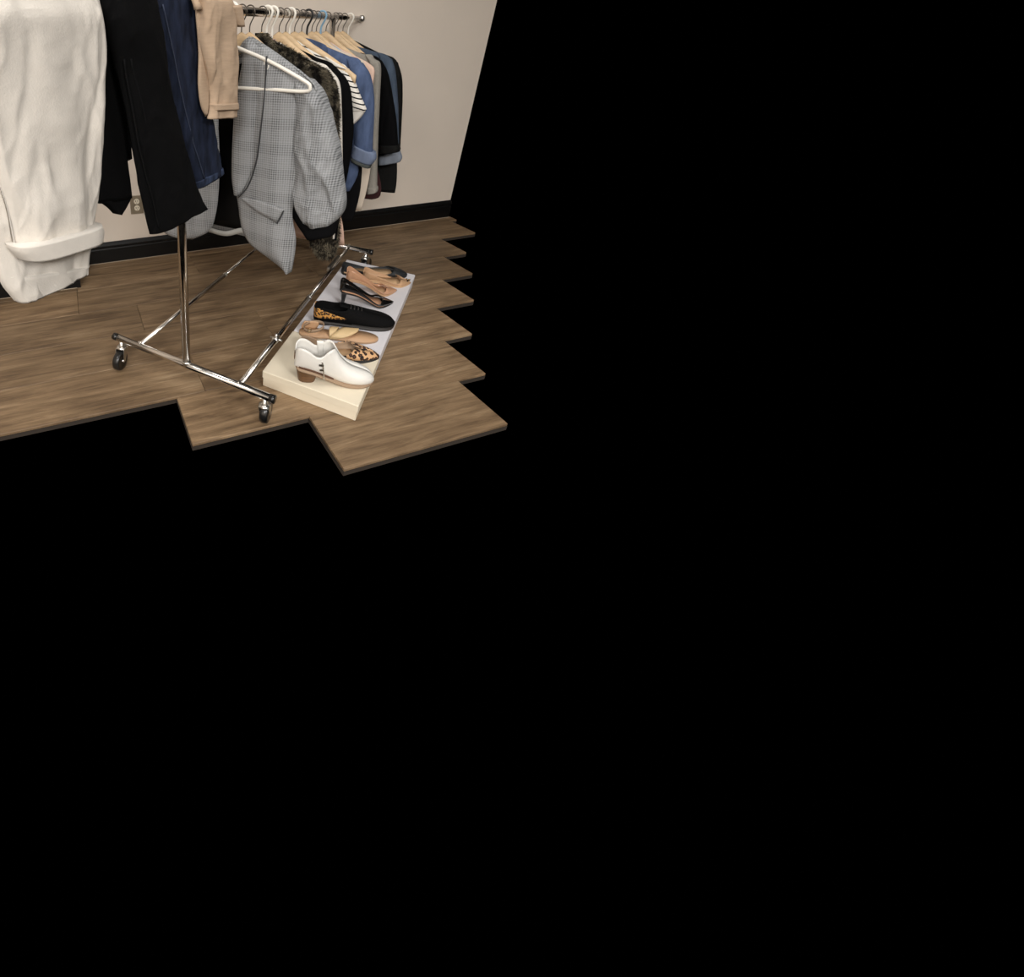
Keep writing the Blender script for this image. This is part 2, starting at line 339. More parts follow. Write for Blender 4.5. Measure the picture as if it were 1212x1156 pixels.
def caster(x, y, rz):
    cs = mk('caster', join(lathe([(.0001, .092), (.011, .092), (.011, .106), (.008, .108), (.008, .124), (.0001, .124)], 16),
        lathe([(.0001, .088), (.020, .088), (.020, .095), (.0001, .095)], 18)), M['chrome2'], rack)
    cs.location = (x, y, 0); cs.rotation_euler = (0, 0, rz)
    mk('fork', join(*[loft([[(sx*.0175, -.026, .036), (sx*.0195, -.026, .036), (sx*.0195, -.012, .036), (sx*.0175, -.012, .036)], [(sx*.0175, -.022, .07), (sx*.0195, -.022, .07), (sx*.0195, .006, .07), (sx*.0175, .006, .07)],
        [(sx*.0175, -.016, .09), (sx*.0195, -.016, .09), (sx*.0195, .016, .09), (sx*.0175, .016, .09)]]) for sx in (-1, 1)], box(-.0185, .0185, -.016, .016, .088, .0905)), M['chrome2'], cs, smooth=False)
    w = mk('wheel', lathe([(.004, -.013), (.026, -.014), (.036, -.0155), (.0405, -.012), (.042, -.004), (.042, .004), (.0405, .012), (.036, .0155), (.026, .014), (.004, .013)], 32, 'x'), M['rubber'], cs); w.location = (0, -.024, .0422)
    mk('axle', tube([(-.0205, 0, 0), (.0205, 0, 0)], .005, 10), M['chrome2'], w)
caster(-.325, 0, .2); caster(.325, 0, 3.3); caster(-.325, TF, .5); caster(.325, TF, 2.9)

# ------------------------------------------------------------------ clothes
class Frame:
    """vertical frame of a hanging thing: x across, y away from the viewer's side, z up"""
    def __init__(s, o, X): s.o = Vector(o); s.X = X; s.Y = Vector((-X.y, X.x, 0)); s.rz = math.atan2(X.y, X.x)
    def at(s, x, y, yy=0):
        d = ray(x, y); k = ((s.o+s.Y*yy)-EYE).dot(s.Y)/d.dot(s.Y); p = EYE+d*k
        return (p-s.o).dot(s.X), p.z
    def put(s, name, label, cat, group=None): return empty(name, s.o, s.rz, label, cat, group)
def across(t): return Frame(RC+A*t, N)           # garments on hangers, square to the rail
ALONG = Frame(RC, A)                             # things folded over the rail; y = -u
def fold(x, z, sd, fx=9, fz=1.4):
    rg = (1-abs(noise.noise(Vector((x*fx*1.3-z*3.2, z*fz*2.2+x*2, sd+31)))))**4-.35
    return rg*.35+noise.noise(Vector((x*fx+z*.8, z*fz, sd)))*.65+noise.noise(Vector((x*fx*2.3, z*fz*2.6, sd+7)))*.35
def cloth(rows, y0=0, depth=.02, n=30, m_=36, wr=.012, sd=1., sq=.6, hem=True, wrx=9, top_open=False, cr=0.):
    """closed flattened tube through rows of (xl, zl, xr, zr[, depth factor[, y shift]])"""
    R = [tuple(r)+((1.,) if len(r) < 5 else ())+((0.,) if len(r) < 6 else ()) for r in rows]
    rr = catmull(R, n); rings = []; zt = max(R[0][1], R[0][3])
    def ring(r, k=1., dz=0.):
        out = []
        for i in range(m_):
            th = 2*math.pi*i/m_; c_, s_ = math.cos(th), math.sin(th)
            cc = math.copysign(abs(c_)**sq, c_); q = (cc*k+1)/2
            x = r[0]+(r[2]-r[0])*q; z = r[1]+(r[3]-r[1])*q+dz
            g = min(1, (zt-z)/.15+.25)
            y = y0+r[5]-depth*r[4]*k*math.copysign(abs(s_)**.8, s_)
            y += wr*g*fold(x+(0 if s_ > 0 else 3), z, sd, wrx)
            if cr and s_ > 0:
                a1 = 1-abs(noise.noise(Vector((x*11+z*5, z*4-x*3, sd+3)))); a2 = 1-abs(noise.noise(Vector((x*24-z*9, z*9+x*5, sd+5)))); a3 = 1-abs(noise.noise(Vector((x*34, z*3.2, sd+8))))
                y -= cr*min(1, s_*1.6)*(a1**5*.9+a2**6*.45+a3**5*.4)
            out.append((x, y, z))
        return out
    for r in rr: rings.append(ring(r))
    if hem:
        rings.append(ring(rr[-1], .93, .002)); rings.append(ring(rr[-min(4, n-1)], .9, 0))
    return loft(rings, not top_open, True)
def ribbon(pts, y, w, th=.003, n=24):
    """flat strip along points (x, z), lying in front of y"""
    P = catmull([(p[0], p[1]) for p in pts], n); rings = []
    for i, p in enumerate(P):
        d = P[min(i+1, n-1)]-P[max(i-1, 0)]; d = d/np.linalg.norm(d); nx, nz = -d[1]*w/2, d[0]*w/2
        yy = y(p[0], p[1]) if callable(y) else y
        rings.append([(p[0]+nx, yy, p[1]+nz), (p[0]-nx, yy, p[1]-nz), (p[0]-nx, yy-th, p[1]-nz), (p[0]+nx, yy-th, p[1]+nz)])
    return loft(rings)
def flatshape(left, right, y, th=.004, n=22, m_=10, wr=.008, sd=3., wrx=9, bulge=0):
    """sheet between two edges, given as (x, z) lists top to bottom, with thickness"""
    Lc = catmull(left, n); Rc = catmull(right, n); rows = []
    for i in range(n):
        row = []
        for k in range(m_):
            q = k/(m_-1); x = Lc[i][0]*(1-q)+Rc[i][0]*q; z = Lc[i][1]*(1-q)+Rc[i][1]*q
            row.append((x, y-bulge*math.sin(math.pi*q)+wr*fold(x, z, sd, wrx), z))
        rows.append(row)
    return strip(rows)
def hook_path(rw=.0185, zn=ZT-.07):
    zc = ZT+.001
    p = [(rw*math.cos(math.radians(190-k*16.5)), zc+rw*math.sin(math.radians(190-k*16.5))) for k in range(13)]
    return p+[(.0145, zc-rw*.9), (.005, zc-rw*1.75), (0, zc-rw*2.5), (0, zn)]
def wooden_hanger(t, label, half=.228, group='wooden hangers on the rail', tilt=0):
    f = across(t); e = f.put('wooden_hanger', label, 'hanger', group); e.rotation_euler.z += tilt
    top = ZT-.06; rings = []; n = 33
    for i in range(n):
        s = -1+2*i/(n-1); u = half*s; q = abs(s)
        z = top-.014*min(1, q/.3)-.146*(q**1.2); hh = .0205+.008*math.exp(-(q*5)**2)-.004*q; th = .0085*(1-.12*q)
        y = -.018*q*q
        rings.append([(u, y+th*math.cos(k*math.pi/4), z-hh+hh*math.sin(k*math.pi/4)) for k in range(8)])
    mk('arms', loft(rings), M['wood'], e)
    mk('hook', tube([(x, 0, z) for x, z in catmull(hook_path(), 30)], .0021, 8), M['wirem'], e)
    return e
def plastic_hanger(t, mt, label, half=.21, group=None, drop=.225, r=.0045, notch=True, tilt=0, rise=.09, name='plastic_hanger'):
    f = across(t); e = f.put(name, label, 'hanger', group); e.rotation_euler.z += tilt
    zn = ZT-rise; zb = ZT-drop
    mk('hook', tube([(x, 0, z) for x, z in catmull(hook_path(.0205, zn), 34)], r, 10), M[mt], e)
    pth = [(0, zn), (half*.5, zn-(zn-zb-.03)*.47), (half*.93, zb+.03), (half*1.0, zb+.014), (half*.95, zb), (half*.5, zb), (-half*.5, zb), (-half*.95, zb), (-half, zb+.014), (-half*.93, zb+.03), (-half*.5, zn-(zn-zb-.03)*.47)]
    cp = catmull(pth+[pth[0]], 70)[:-1]
    mk('frame', tube([(x, 0, z) for x, z in cp], r, 10, True), M[mt], e)
    if notch:
        for s in (-1, 1):
            x0 = s*half*.43; z0 = zn-(zn-zb-.03)*.43
            mk('strap_hook', tube([(x0, 0, z0), (x0, 0, z0-.02), (x0+.003*s, 0, z0-.026), (x0+.012*s, 0, z0-.026), (x0+.015*s, 0, z0-.02), (x0+.015*s, 0, z0-.014)], .0022, 8), M[mt], e)
    return e
def L(f, pts, yy=0): return [f.at(x, y, yy) for x, y in pts]
def R4(f, rows, yy=0, dep=None):
    out = []
    for i, r in enumerate(rows):
        a_ = f.at(r[0], r[1], yy); b_ = f.at(r[2], r[3], yy); out.append((a_[0], a_[1], b_[0], b_[1])+tuple(r[4:]))
    return out
def over_rail(rows, yy, back, n=10):
    """carry front rows (top first) over the rail and down behind: gives a separate back part"""
    r = rows[0]; return [(r[0], ZT+.004, r[2], ZT+.004), (r[0], ZT-.2, r[2], ZT-.2), (r[0]+.01, back, r[2]-.01, back)]
def saddle(name, x0, x1, half, mt, parent, th=.012, sd=1.):
    """the bend of a folded garment over the rail"""
    rings = []; n = 16
    for i in range(n):
        a_ = math.pi*i/(n-1); ring = []
        for k in range(12):
            q = k/11; x = x0+(x1-x0)*q; rr = half+.004*fold(x, a_, sd, 14)
            ring.append((x, -rr*math.cos(a_), ZT-.01+(rr*.75)*math.sin(a_)))
        rings.append(ring)
    return mk(name, strip(rings), M[mt], parent, solid=th, offset=1)

# --- white jeans
f = ALONG; yf, ybk = -.076, -.036
e = f.put('white_jeans', 'white wide-leg jeans with one cuff turned up, folded over the rail end', 'trousers')
rows = R4(f, [(-62, -4, 116, -4, .5), (-52, 20, 119, 20), (-40, 60, 121, 48), (-28, 110, 118.5, 100), (-14, 165, 116, 150), (0, 212, 116, 200), (11, 250, 114, 235), (19, 291, 112, 266, .7)], yf)
mk('front_leg', cloth(rows, yf, .028, 110, 120, .022, 2., wrx=8, cr=.0065), M['white'], e)
rows = R4(f, [(11, 289.5, 111.5, 262), (14, 297, 114, 270), (24, 307.5, 112.5, 281)], yf)
mk('turned_up_cuff', cloth(rows, yf-.004, .046, 10, 60, .012, 5., sq=.5), M['white'], e)
rows = R4(f, [(-70, -4, 100, -4, .5), (-50, 120, 100, 120), (-30, 220, 103, 220), (-12, 290, 103.5, 280), (2, 333, 102, 318), (19, 357, 100, 321)], ybk)
mk('back_leg', cloth(rows, ybk, .02, 90, 90, .02, 9., wrx=7, cr=.008), M['white'], e)
rows = R4(f, [(2, 326, 102.5, 313), (19.5, 351, 100.5, 315.5), (19, 356.5, 100.2, 320.5)], ybk)
mk('hem_band', cloth(rows, ybk-.003, .026, 8, 40, .02, 9., wrx=7), M['white'], e)
x0 = f.at(-62, 0, yf)[0]; x1 = f.at(116, 0, yf)[0]
saddle('folded_top', x0, x1, .066, 'white', e)
mk('back_hang', cloth([(x0, ZT-.01, x1, ZT-.01, .6), (x0, 1.1, x1, 1.1), (x0, .95, x1, .95)], .05, .012, 14, 24, .008, 4.), M['white'], e)
# --- black jeans
yf, ybk = -.068, -.026
e = f.put('black_jeans', 'faded black skinny jeans draped over the rail with legs apart', 'trousers')
rows = R4(f, [(112, -2, 184, -2, .6), (124, 30, 190, 40), (136, 70, 197, 85), (147, 120, 206, 130), (156.5, 175, 217, 175), (165.5, 225, 228, 212), (174, 262, 238, 238), (179, 277.5, 241.5, 245)], yf)
mk('front_leg', cloth(rows, yf, .02, 80, 80, .016, 12., wrx=8, cr=.006), M['black'], e)
rows = R4(f, [(108, -2, 150, -2, .6), (108, 60, 150, 60), (112, 120, 151, 120), (114, 180, 149.5, 178), (115, 215, 153.5, 215), (117, 241, 155.5, 234)], ybk)
mk('back_leg', cloth(rows, ybk, .012, 30, 32, .008, 15., hem=True), M['black'], e)
rows = R4(f, [(118, 239, 155, 233), (127, 245, 150, 243), (136, 253, 142, 254)], ybk)
mk('leg_hem', cloth(rows, ybk, .011, 10, 30, .008, 15.), M['black'], e)
for pts in ([(152, 70), (160, 120), (170, 180), (186, 240), (193, 272)], [(160, 70), (174, 130), (188, 190), (200, 240), (208, 263)]):
    mk('side_seam', ribbon(L(f, pts, yf-.03), lambda x, z: yf-.0205+.016*fold(x, z, 12., 8), .005, .002), M['blackst'], e)
x0, x1 = f.at(112, 0, yf)[0], f.at(184, 0, yf)[0]
saddle('folded_top', x0, x1, .06, 'black', e)
mk('back_hang', cloth([(x0, ZT-.01, x1, ZT-.01, .6), (x0, 1.1, x1, 1.1), (x0, .95, x1, .95)], .042, .01, 14, 24, .006, 4.), M['black'], e)
# --- dark blue jeans
yf = -.034
e = f.put('indigo_jeans', 'dark indigo jeans with frayed hem draped over the rail beside black jeans', 'trousers')
rows = R4(f, [(176, -2, 230, -2, .6), (183, 30, 234, 30), (192, 80, 240, 75), (203, 130, 247, 120), (214, 175, 255, 162), (224, 205, 260.5, 190), (231, 222, 263, 203)], yf)
mk('front_leg', cloth(rows, yf, .013, 70, 70, .009, 21., wrx=8, cr=.005), M['navy'], e)
rows = R4(f, [(228, 215.5, 262, 198), (230, 219, 262.8, 201), (231.5, 223.5, 263.3, 204.5)], yf)
mk('frayed_hem', cloth(rows, yf-.002, .017, 6, 60, .009, 22., wrx=30), M['navyl'], e)
mk('side_seam', ribbon(L(f, [(193, 5), (204, 60), (217, 120), (230, 170), (243, 212)], yf-.02), lambda x, z: yf-.018+.008*fold(x, z, 21., 8), .003, .002), M['stitch'], e)
x0, x1 = f.at(176, 0, yf)[0], f.at(230, 0, yf)[0]
saddle('folded_top', x0, x1, .034, 'navy', e)
mk('back_hang', cloth([(x0, ZT-.01, x1, ZT-.01, .6), (x0, 1.1, x1, 1.1), (x0+.02, .85, x1+.08, .85)], .03, .01, 14, 24, .006, 4.), M['navy'], e)
# --- beige shorts
yf = -.08
e = f.put('beige_shorts', 'beige linen shorts with double hem folded over the rail', 'shorts')
rows = R4(f, [(237, -4, 268, -6, .5), (240, 12, 275, 8), (241, 45, 278, 40), (245, 80, 281, 70), (250, 105, 280, 100), (249.5, 128, 279, 126), (247, 141, 279, 138.5)], yf)
mk('front_leg', cloth(rows, yf, .022, 80, 80, .024, 31., wrx=14, cr=.005), M['khaki'], e)
rows = R4(f, [(249.5, 123, 279.3, 121.5), (250, 127, 279.8, 125.5), (250, 130.5, 280, 129.5)], yf)
mk('hem_fold', cloth(rows, yf, .0245, 6, 34, .015, 31., wrx=11), M['khaki'], e)
rows = R4(f, [(230, -4, 250, -4, .5), (233, 20, 252, 20), (236, 60, 255, 60), (235, 100, 256, 100), (238, 125, 256, 125), (243.5, 138, 256, 137)], -.064)
mk('back_leg', cloth(rows, -.064, .009, 26, 30, .006, 34., wrx=12), M['khaki'], e)
rows = R4(f, [(266, 8, 279.5, 6), (271, 22, 281.5, 22), (275, 31, 282, 32)], yf)
mk('waistband', cloth(rows, yf, .029, 10, 24, .01, 36.), M['khaki'], e)
x0, x1 = f.at(233, 0, yf)[0], f.at(272, 0, yf)[0]
saddle('folded_top', x0, x1, .07, 'khaki', e)
mk('back_hang', cloth([(x0, ZT-.01, x1, ZT-.01, .6), (x0, 1.2, x1, 1.2), (x0, 1.05, x1, 1.05)], .042, .01, 14, 24, .006, 4.), M['khaki'], e)

# --- white tubular hanger that stands free in front of the blazer
f = across(.325); tip = f.at(368, 101)
plastic_hanger(.325, 'wplastic', 'white plastic hanger hanging empty in front of the plaid blazer', half=tip[0]*.99, drop=ZT-f.at(330, 106.5)[1], r=.006, rise=.1)

# --- grey plaid blazer
T = .40; f = across(T)
e = f.put('plaid_blazer', 'grey glen-plaid blazer hanging open with a puffed pushed-up sleeve', 'blazer')
yf, yk = -.045, .055
ed = L(f, [(292, 58), (288, 85), (282, 120), (279, 160), (277.5, 205), (280, 228), (284, 255), (288, 275), (298, 291), (318, 306), (334, 317), (340, 320.5)], yf)
rg = L(f, [(299, 44), (330, 66), (368, 96), (364, 125), (358, 165), (356, 200), (354, 225), (347, 245), (347, 262), (350, 280), (348.5, 300), (345, 321)], yf)
mk('front_panel', flatshape(ed, rg, yf, n=36, m_=18, wr=.012, sd=41., bulge=.03), M['plaid'], e, solid=.004)
# lapel of the open front, its roll line and its edge
led = [(p[0]-.001, p[1]) for p in ed[:6]]
lrg = L(f, [(312, 55), (318, 66), (315.5, 105), (311, 150), (305, 193), (284, 232)], yf-.02)
mk('lapel', flatshape(led, lrg, yf-.018, n=26, m_=8, wr=.006, sd=42., bulge=.012), M['plaid'], e, solid=.004)
mk('lapel_edge', ribbon(L(f, [(318, 66), (315.7, 110), (310.5, 155), (305.5, 190), (296, 218), (284, 233)], yf-.02), yf-.032, .0034, .006), M['seam'], e)
# pocket flap
pf = mk('pocket_flap', flatshape(L(f, [(286, 233), (303, 247), (329, 262)], yf-.02), L(f, [(298, 233), (320, 240), (339, 247)], yf-.02), yf-.034, n=12, m_=5, wr=.004, sd=44.), M['plaid'], e, solid=.003)
mk('flap_edge', ribbon(L(f, [(330, 263), (334, 256), (338, 247.5)], yf-.02), yf-.036, .004, .003), M['seam'], e)
# collar and shoulders
mk('collar', flatshape(L(f, [(283, 62), (289, 50), (297, 43)], yf), L(f, [(296, 64), (304, 58), (314, 56)], yf-.012), yf-.012, n=10, m_=6, wr=.004, sd=45.), M['plaid'], e, solid=.004)
nk = f.at(299, 44, yf); sh = f.at(368, 96, yf)
bk = []
for s in (1,):
    hz = f.at(268, 276, yk)[1]
    md = f.at(330, 66, yf)
    left = [(-.02, nk[1]-.05), (-md[0], md[1]-.05), (-sh[0], sh[1]-.05), (-sh[0]*.98, .95), (-sh[0]*1.0, .7), (-sh[0]*1.0, hz)]
    right = [(nk[0], nk[1]-.05), (md[0], md[1]-.05), (sh[0], sh[1]-.05), (sh[0]*.82, .95), (sh[0]*.78, .7), (sh[0]*.74, hz)]
for sg in (1, -1):
    rows = [[(sg*x, yf-.002+(yk+.016-yf)*k/8, z+.004*math.sin(math.pi*k/8)-.05*(k/8)**1.3) for k in range(9)] for x, z in catmull([(nk[0]-.004, nk[1]), md, sh, (sh[0]+.02, sh[1]-.03)], 18)]
    mk('shoulder', strip(rows), M['plaid'], e, solid=.004)
mk('back_panel', flatshape(left, right, yk+.012, n=30, m_=20, wr=.01, sd=47.), M['plaid'], e, solid=.004)
mk('lining', flatshape([(x*.96, z+(.03 if i > 3 else -.03)) for i, (x, z) in enumerate(left)], [(x*.96, z+(.03 if i > 3 else -.03)) for i, (x, z) in enumerate(right)], yk, n=30, m_=20, wr=.012, sd=48.), M['lining'], e, solid=.004)
hm = L(f, [(236, 266), (246, 270.5), (267, 276), (285, 272.5), (300, 272)], yk-.01)
mk('inner_hem', ribbon(hm, yk-.012, .022, .003), M['trim'], e)
# the other front, swung open on the far side
lf = L(f, [(232, 60), (228, 110), (222, 160), (210, 200), (202, 240), (195, 262), (190, 270), (196, 277)], yf)
rf = L(f, [(262, 60), (259, 110), (257, 150), (258.5, 190), (257, 225), (253, 255), (246, 274), (226, 284)], yf)
mk('front_panel', flatshape(lf, rf, yf+.01, n=30, m_=14, wr=.012, sd=49., bulge=.02), M['plaid'], e, solid=.004)
# sleeves
rows = R4(f, [(352, 90, 372, 95, .5), (352, 106, 384, 112, .9), (352, 130, 392, 135), (351, 160, 399, 165), (350, 195, 405, 200), (348.5, 218, 408.5, 228), (353, 240, 408, 246), (360, 255, 403, 256), (368, 266, 398, 260.5, .8)], -.005)
mk('sleeve', cloth(rows, -.005, .062, 80, 90, .026, 51., sq=.75, wrx=13, cr=.016), M['plaid'], e)
mk('sleeve', cloth([(-r[2]*.98, r[3], -r[0]*1.05, r[1])+tuple(r[4:]) for r in rows], .0, .05, 30, 30, .02, 52., sq=.75), M['plaid'], e)
rows = R4(f, [(343, 234, 404, 247, .8), (344, 248, 402, 256), (352, 264, 399, 267), (364, 281, 396, 277)], .0)
mk('black_cuff', cloth(rows, .0, .042, 14, 36, .012, 53., sq=.75), M['inkblack'], e)

def garment(t, name, label, cat, mt, top, body, sleeve=None, depth=.03, group=None, sl_mt=None, sd=60., wr=.01, sd_depth=.03, cuff=None, cuff_mt=None, hem_mt=None, collar=True):
    """a top on a hanger: shoulder line traced in the photo on its own plane, mirrored to the far side"""
    f = across(t); e = f.put(name, label, cat, group)
    pts = L(f, top); rows = []; lim = max(.12, (WY-.05-f.o.y)/abs(N.y)-.04)
    z_n = pts[0][1]; lastu = .02
    for i, (u, z) in enumerate(pts):
        u = max(u, lastu+.003); lastu = u; rows.append((-min(u, lim), z, u, z, .35+.65*min(1, i/max(1, len(pts)-1))))
    for x, y in body:
        u, z = f.at(x, y); rows.append((-min(u, lim), z, u, z))
    b = mk('body', cloth(rows, 0, depth, 34, 36, wr, sd, sq=.7), M[mt], e)
    if sleeve:
        r = R4(f, sleeve)
        mk('sleeve', cloth(r, 0, sd_depth, 50, 44, wr, sd+1, sq=.8, wrx=14, cr=.005), M[sl_mt or mt], e)
        mk('sleeve', cloth([(max(-q[2], -lim), q[3], max(-q[0], -lim+.04), q[1])+tuple(q[4:]) for q in r], 0, sd_depth, 24, 24, wr, sd+2, sq=.8), M[sl_mt or mt], e)
    if cuff:
        r = R4(f, cuff); mk('cuff', cloth(r, 0, sd_depth*1.22, 8, 28, wr*.6, sd+1, sq=.75, wrx=14), M[cuff_mt or mt], e)
    return e, f
# --- faux fur coat
e, f = garment(.545, 'fur_coat', 'dark mottled faux fur coat hanging behind the plaid blazer', 'coat', 'fur',
    [(304, 39), (318, 46), (340, 58), (365, 72), (384, 86)], [(388, 115), (386, 160), (384, 210), (382, 250)],
    [(360, 72, 384, 82, .5), (362, 90, 395, 104), (364, 130, 399, 140), (366, 180, 399, 190), (368, 230, 400, 240), (367, 265, 400, 268), (370, 285, 398, 288), (378, 302, 394, 304, .7)], .035, sd=70., sd_depth=.045)
def fur(parent, src, count, ln, sd):
    rnd = random.Random(sd); me = src.data; tri = []
    for p in me.polygons:
        if len(p.vertices) == 4: tri.append((p.area*(6 if p.center.z > .98 and p.center.x > 0 else 1), p))
    tot = np.cumsum([a_ for a_, _ in tri]); V = []; Fc = []
    for i in range(count):
        p = tri[int(np.searchsorted(tot, rnd.random()*tot[-1]))][1]; vs = [me.vertices[k].co for k in p.vertices]
        a_, b_ = rnd.random(), rnd.random(); q = (vs[0]*(1-a_)+vs[1]*a_)*(1-b_)+(vs[3]*(1-a_)+vs[2]*a_)*b_
        nr = p.normal; d = (nr*.8+Vector((rnd.uniform(-.7, .7), rnd.uniform(-.5, .5), -.7+rnd.uniform(-.5, .4)))).normalized()*ln*rnd.uniform(.5, 1.2)
        s = d.cross(Vector((rnd.uniform(-1, 1), rnd.uniform(-1, 1), rnd.uniform(-1, 1)))).normalized()*.0014
        k = len(V); V += [q-s, q+s, q+d*.6+s*.7, q+d]; Fc += [[k, k+1, k+2], [k, k+2, k+3]]
    return tag(mk('fur_pile', (V, Fc), M['furtip'], parent), kind='stuff')
for k, ch in enumerate([c_ for c_ in e.children]): fur(e, ch, (42000, 30000, 4000)[k], .016, k)
mk('zip_pull', box(-.003, .003, -.052, -.048, f.at(399, 277)[1], f.at(399, 252)[1]), M['tagw'], e, smooth=False).location.x = f.at(397.5, 260, -.05)[0]
mk('zip_tape', box(-.004, .006, -.047, -.043, f.at(399, 279)[1], f.at(399, 250)[1]), M['jet'], e, smooth=False).location.x = f.at(399, 260, -.05)[0]
# --- blush dress: hem shows both sides of the fur sleeve
garment(.626, 'blush_dress', 'blush pink dress whose hem shows behind the fur sleeve', 'dress', 'blush', [(316, 46), (330, 56), (350, 68), (362, 76)], [(368, 110), (378, 180), (394, 230), (405, 262), (408, 291)], None, .014, sd=75., wr=.005)
# --- white blouse
garment(.665, 'white_blouse', 'white blouse, a narrow edge between fur coat and black blazer', 'blouse', 'blouse', [(330, 50), (350, 62), (372, 72), (390, 82)], [(392, 120), (390, 180), (388, 240)],
    [(374, 74, 391, 82, .5), (378, 92, 402, 98), (382, 130, 404.5, 130), (384, 180, 405.5, 180), (384, 215, 406, 215)], .012, sd=78., wr=.004, sd_depth=.014)
# --- black blazer
garment(.755, 'black_blazer', 'black blazer with long sleeves in front of the striped tee', 'blazer', 'jet', [(338, 52), (352, 57), (375, 68), (397, 80)], [(400, 120), (398, 180), (396, 236)],
    [(380, 70, 398, 80, .5), (384, 88, 412, 98), (388, 120, 417, 125), (390, 160, 418, 160), (388, 195, 413, 195), (386, 225, 407, 225)], .026, sd=80., sd_depth=.034)
# --- striped tee
e, f = garment(.86, 'striped_tee', 'white tee with thin black stripes on the sleeve, beside chambray shirt', 't-shirt', 'stripe', [(352, 48), (368, 58), (390, 70), (412, 82)], [(406, 120), (402, 170), (400, 205)],
    [(398, 80, 416, 86, .5), (404, 96, 420, 96), (410, 112, 426, 112), (413, 124, 431.5, 124), (414, 131, 434, 130, .8)], .016, sd=84., wr=.005, sd_depth=.024)
mk('sleeve_lining', cloth(R4(f, [(412, 130, 433.5, 129.5), (413, 138, 428, 138), (413, 148, 419, 147)]), 0, .02, 10, 24, .004, 85.), M['jersey'], e)
mk('shoulder_yoke', cloth(R4(f, [(384, 66, 389, 68), (386, 70, 404, 77), (388, 76, 414, 82.5)]), 0, .018, 8, 24, .003, 86.), M['jersey'], e)
# --- chambray shirt
e, f = garment(.955, 'chambray_shirt', 'blue chambray shirt with a rolled sleeve and rounded shirt tail', 'shirt', 'chambray', [(366, 46), (372, 50), (388, 56), (412, 66), (428, 74)], [(428, 110), (426, 150), (424, 190), (423.5, 207), (414, 226)],
    [(410, 68, 430, 75, .5), (414, 84, 438.5, 90), (416, 110, 442.5, 115), (418, 140, 442.5, 140), (419, 165, 441, 172), (419, 174, 441, 182)], .028, sd=90., sd_depth=.036,
    cuff=[(419.5, 169.5, 444.5, 181), (417, 178, 445, 188), (416, 184.5, 440, 195)], cuff_mt='chaml')
mk('cuff_band', cloth(R4(f, [(416, 184.5, 440, 195), (416, 188, 438.5, 198.5)]), 0, .043, 5, 28, .004, 91.), M['chamd'], e)
mk('collar', flatshape(L(f, [(356, 44), (362, 47), (366, 52)], -.03), L(f, [(368, 46), (386, 54), (387, 64)], -.03), -.03, n=8, m_=6, wr=.003), M['chambray'], e, solid=.004)
# --- long black dress behind it
garment(1.03, 'black_dress', 'long black dress hanging behind the chambray shirt tail', 'dress', 'inkblack', [(374, 50), (390, 57), (408, 66), (420, 73)], [(424, 120), (428, 170), (428.5, 198), (426, 228), (420, 252), (416, 262)], None, .02, sd=94.)
# --- cream top
garment(1.08, 'cream_top', 'cream top, its neckline just above the chambray shoulder', 'top', 'cream', [(380, 48), (393, 54), (407, 62), (418, 69)], [(420, 110), (420, 150), (418, 185)], None, .014, sd=96., wr=.004)
# --- long ivory cardigan
garment(1.14, 'ivory_cardigan', 'long ivory cardigan with its front edge tapering below the rolled cuff', 'cardigan', 'cream', [(386, 50), (400, 58), (420, 68), (432, 76)], [(436, 120), (438, 170), (438.5, 198), (434, 225), (427, 250)], None, .016, sd=98., wr=.005)
# --- peach top
e, f = garment(1.195, 'peach_top', 'sleeveless peach satin top, its strap edge beyond the chambray shoulder', 'top', 'peach', [(392, 50), (404, 58), (414, 63), (430, 71), (438, 76), (443.5, 84)], [(440, 110), (436, 150), (434, 185)], None, .014, sd=100., wr=.004)
# --- grey cardigan
garment(1.275, 'grey_cardigan', 'heather grey cardigan with long narrow sleeve and rolled cuff', 'cardigan', 'greyk', [(398, 50), (412, 57), (430, 64), (443, 70)], [(441, 120), (438, 170), (436, 210)],
    [(432, 64, 444, 70, .5), (438, 78, 450.5, 78), (440, 115, 449.5, 115), (439, 160, 447.5, 160), (437, 195, 446.5, 195), (435, 224, 446, 224)], .022, sd=104., sd_depth=.026,
    cuff=[(434.5, 221, 447, 221), (434.3, 225, 447.3, 224), (434.5, 229, 446.5, 227)])
# --- maroon sweater
garment(1.397, 'maroon_sweater', 'dark maroon sweater, only its hem below the grey cuff', 'sweater', 'maroon', [(400, 50), (414, 57), (430, 65), (440, 71)], [(440, 120), (443, 180), (450.5, 215), (451, 228), (448, 234), (440, 236)], None, .012, sd=108., wr=.005)
# --- second black jacket
garment(1.44, 'black_jacket', 'plain black jacket with short turned cuff beside the grey cardigan', 'jacket', 'jet', [(400, 49), (410, 56), (430, 63), (450, 70.5)], [(452, 100), (452, 130), (450, 160)],
    [(436, 65, 452, 72, .5), (446, 84, 459, 87), (449, 110, 464, 112), (449.5, 140, 469, 142), (449, 165, 471, 166), (449, 175, 472, 176)], .026, sd=112., sd_depth=.034,
    cuff=[(449, 171, 472, 171), (449, 175, 474, 176), (449, 181, 473, 179)], cuff_mt='leather')
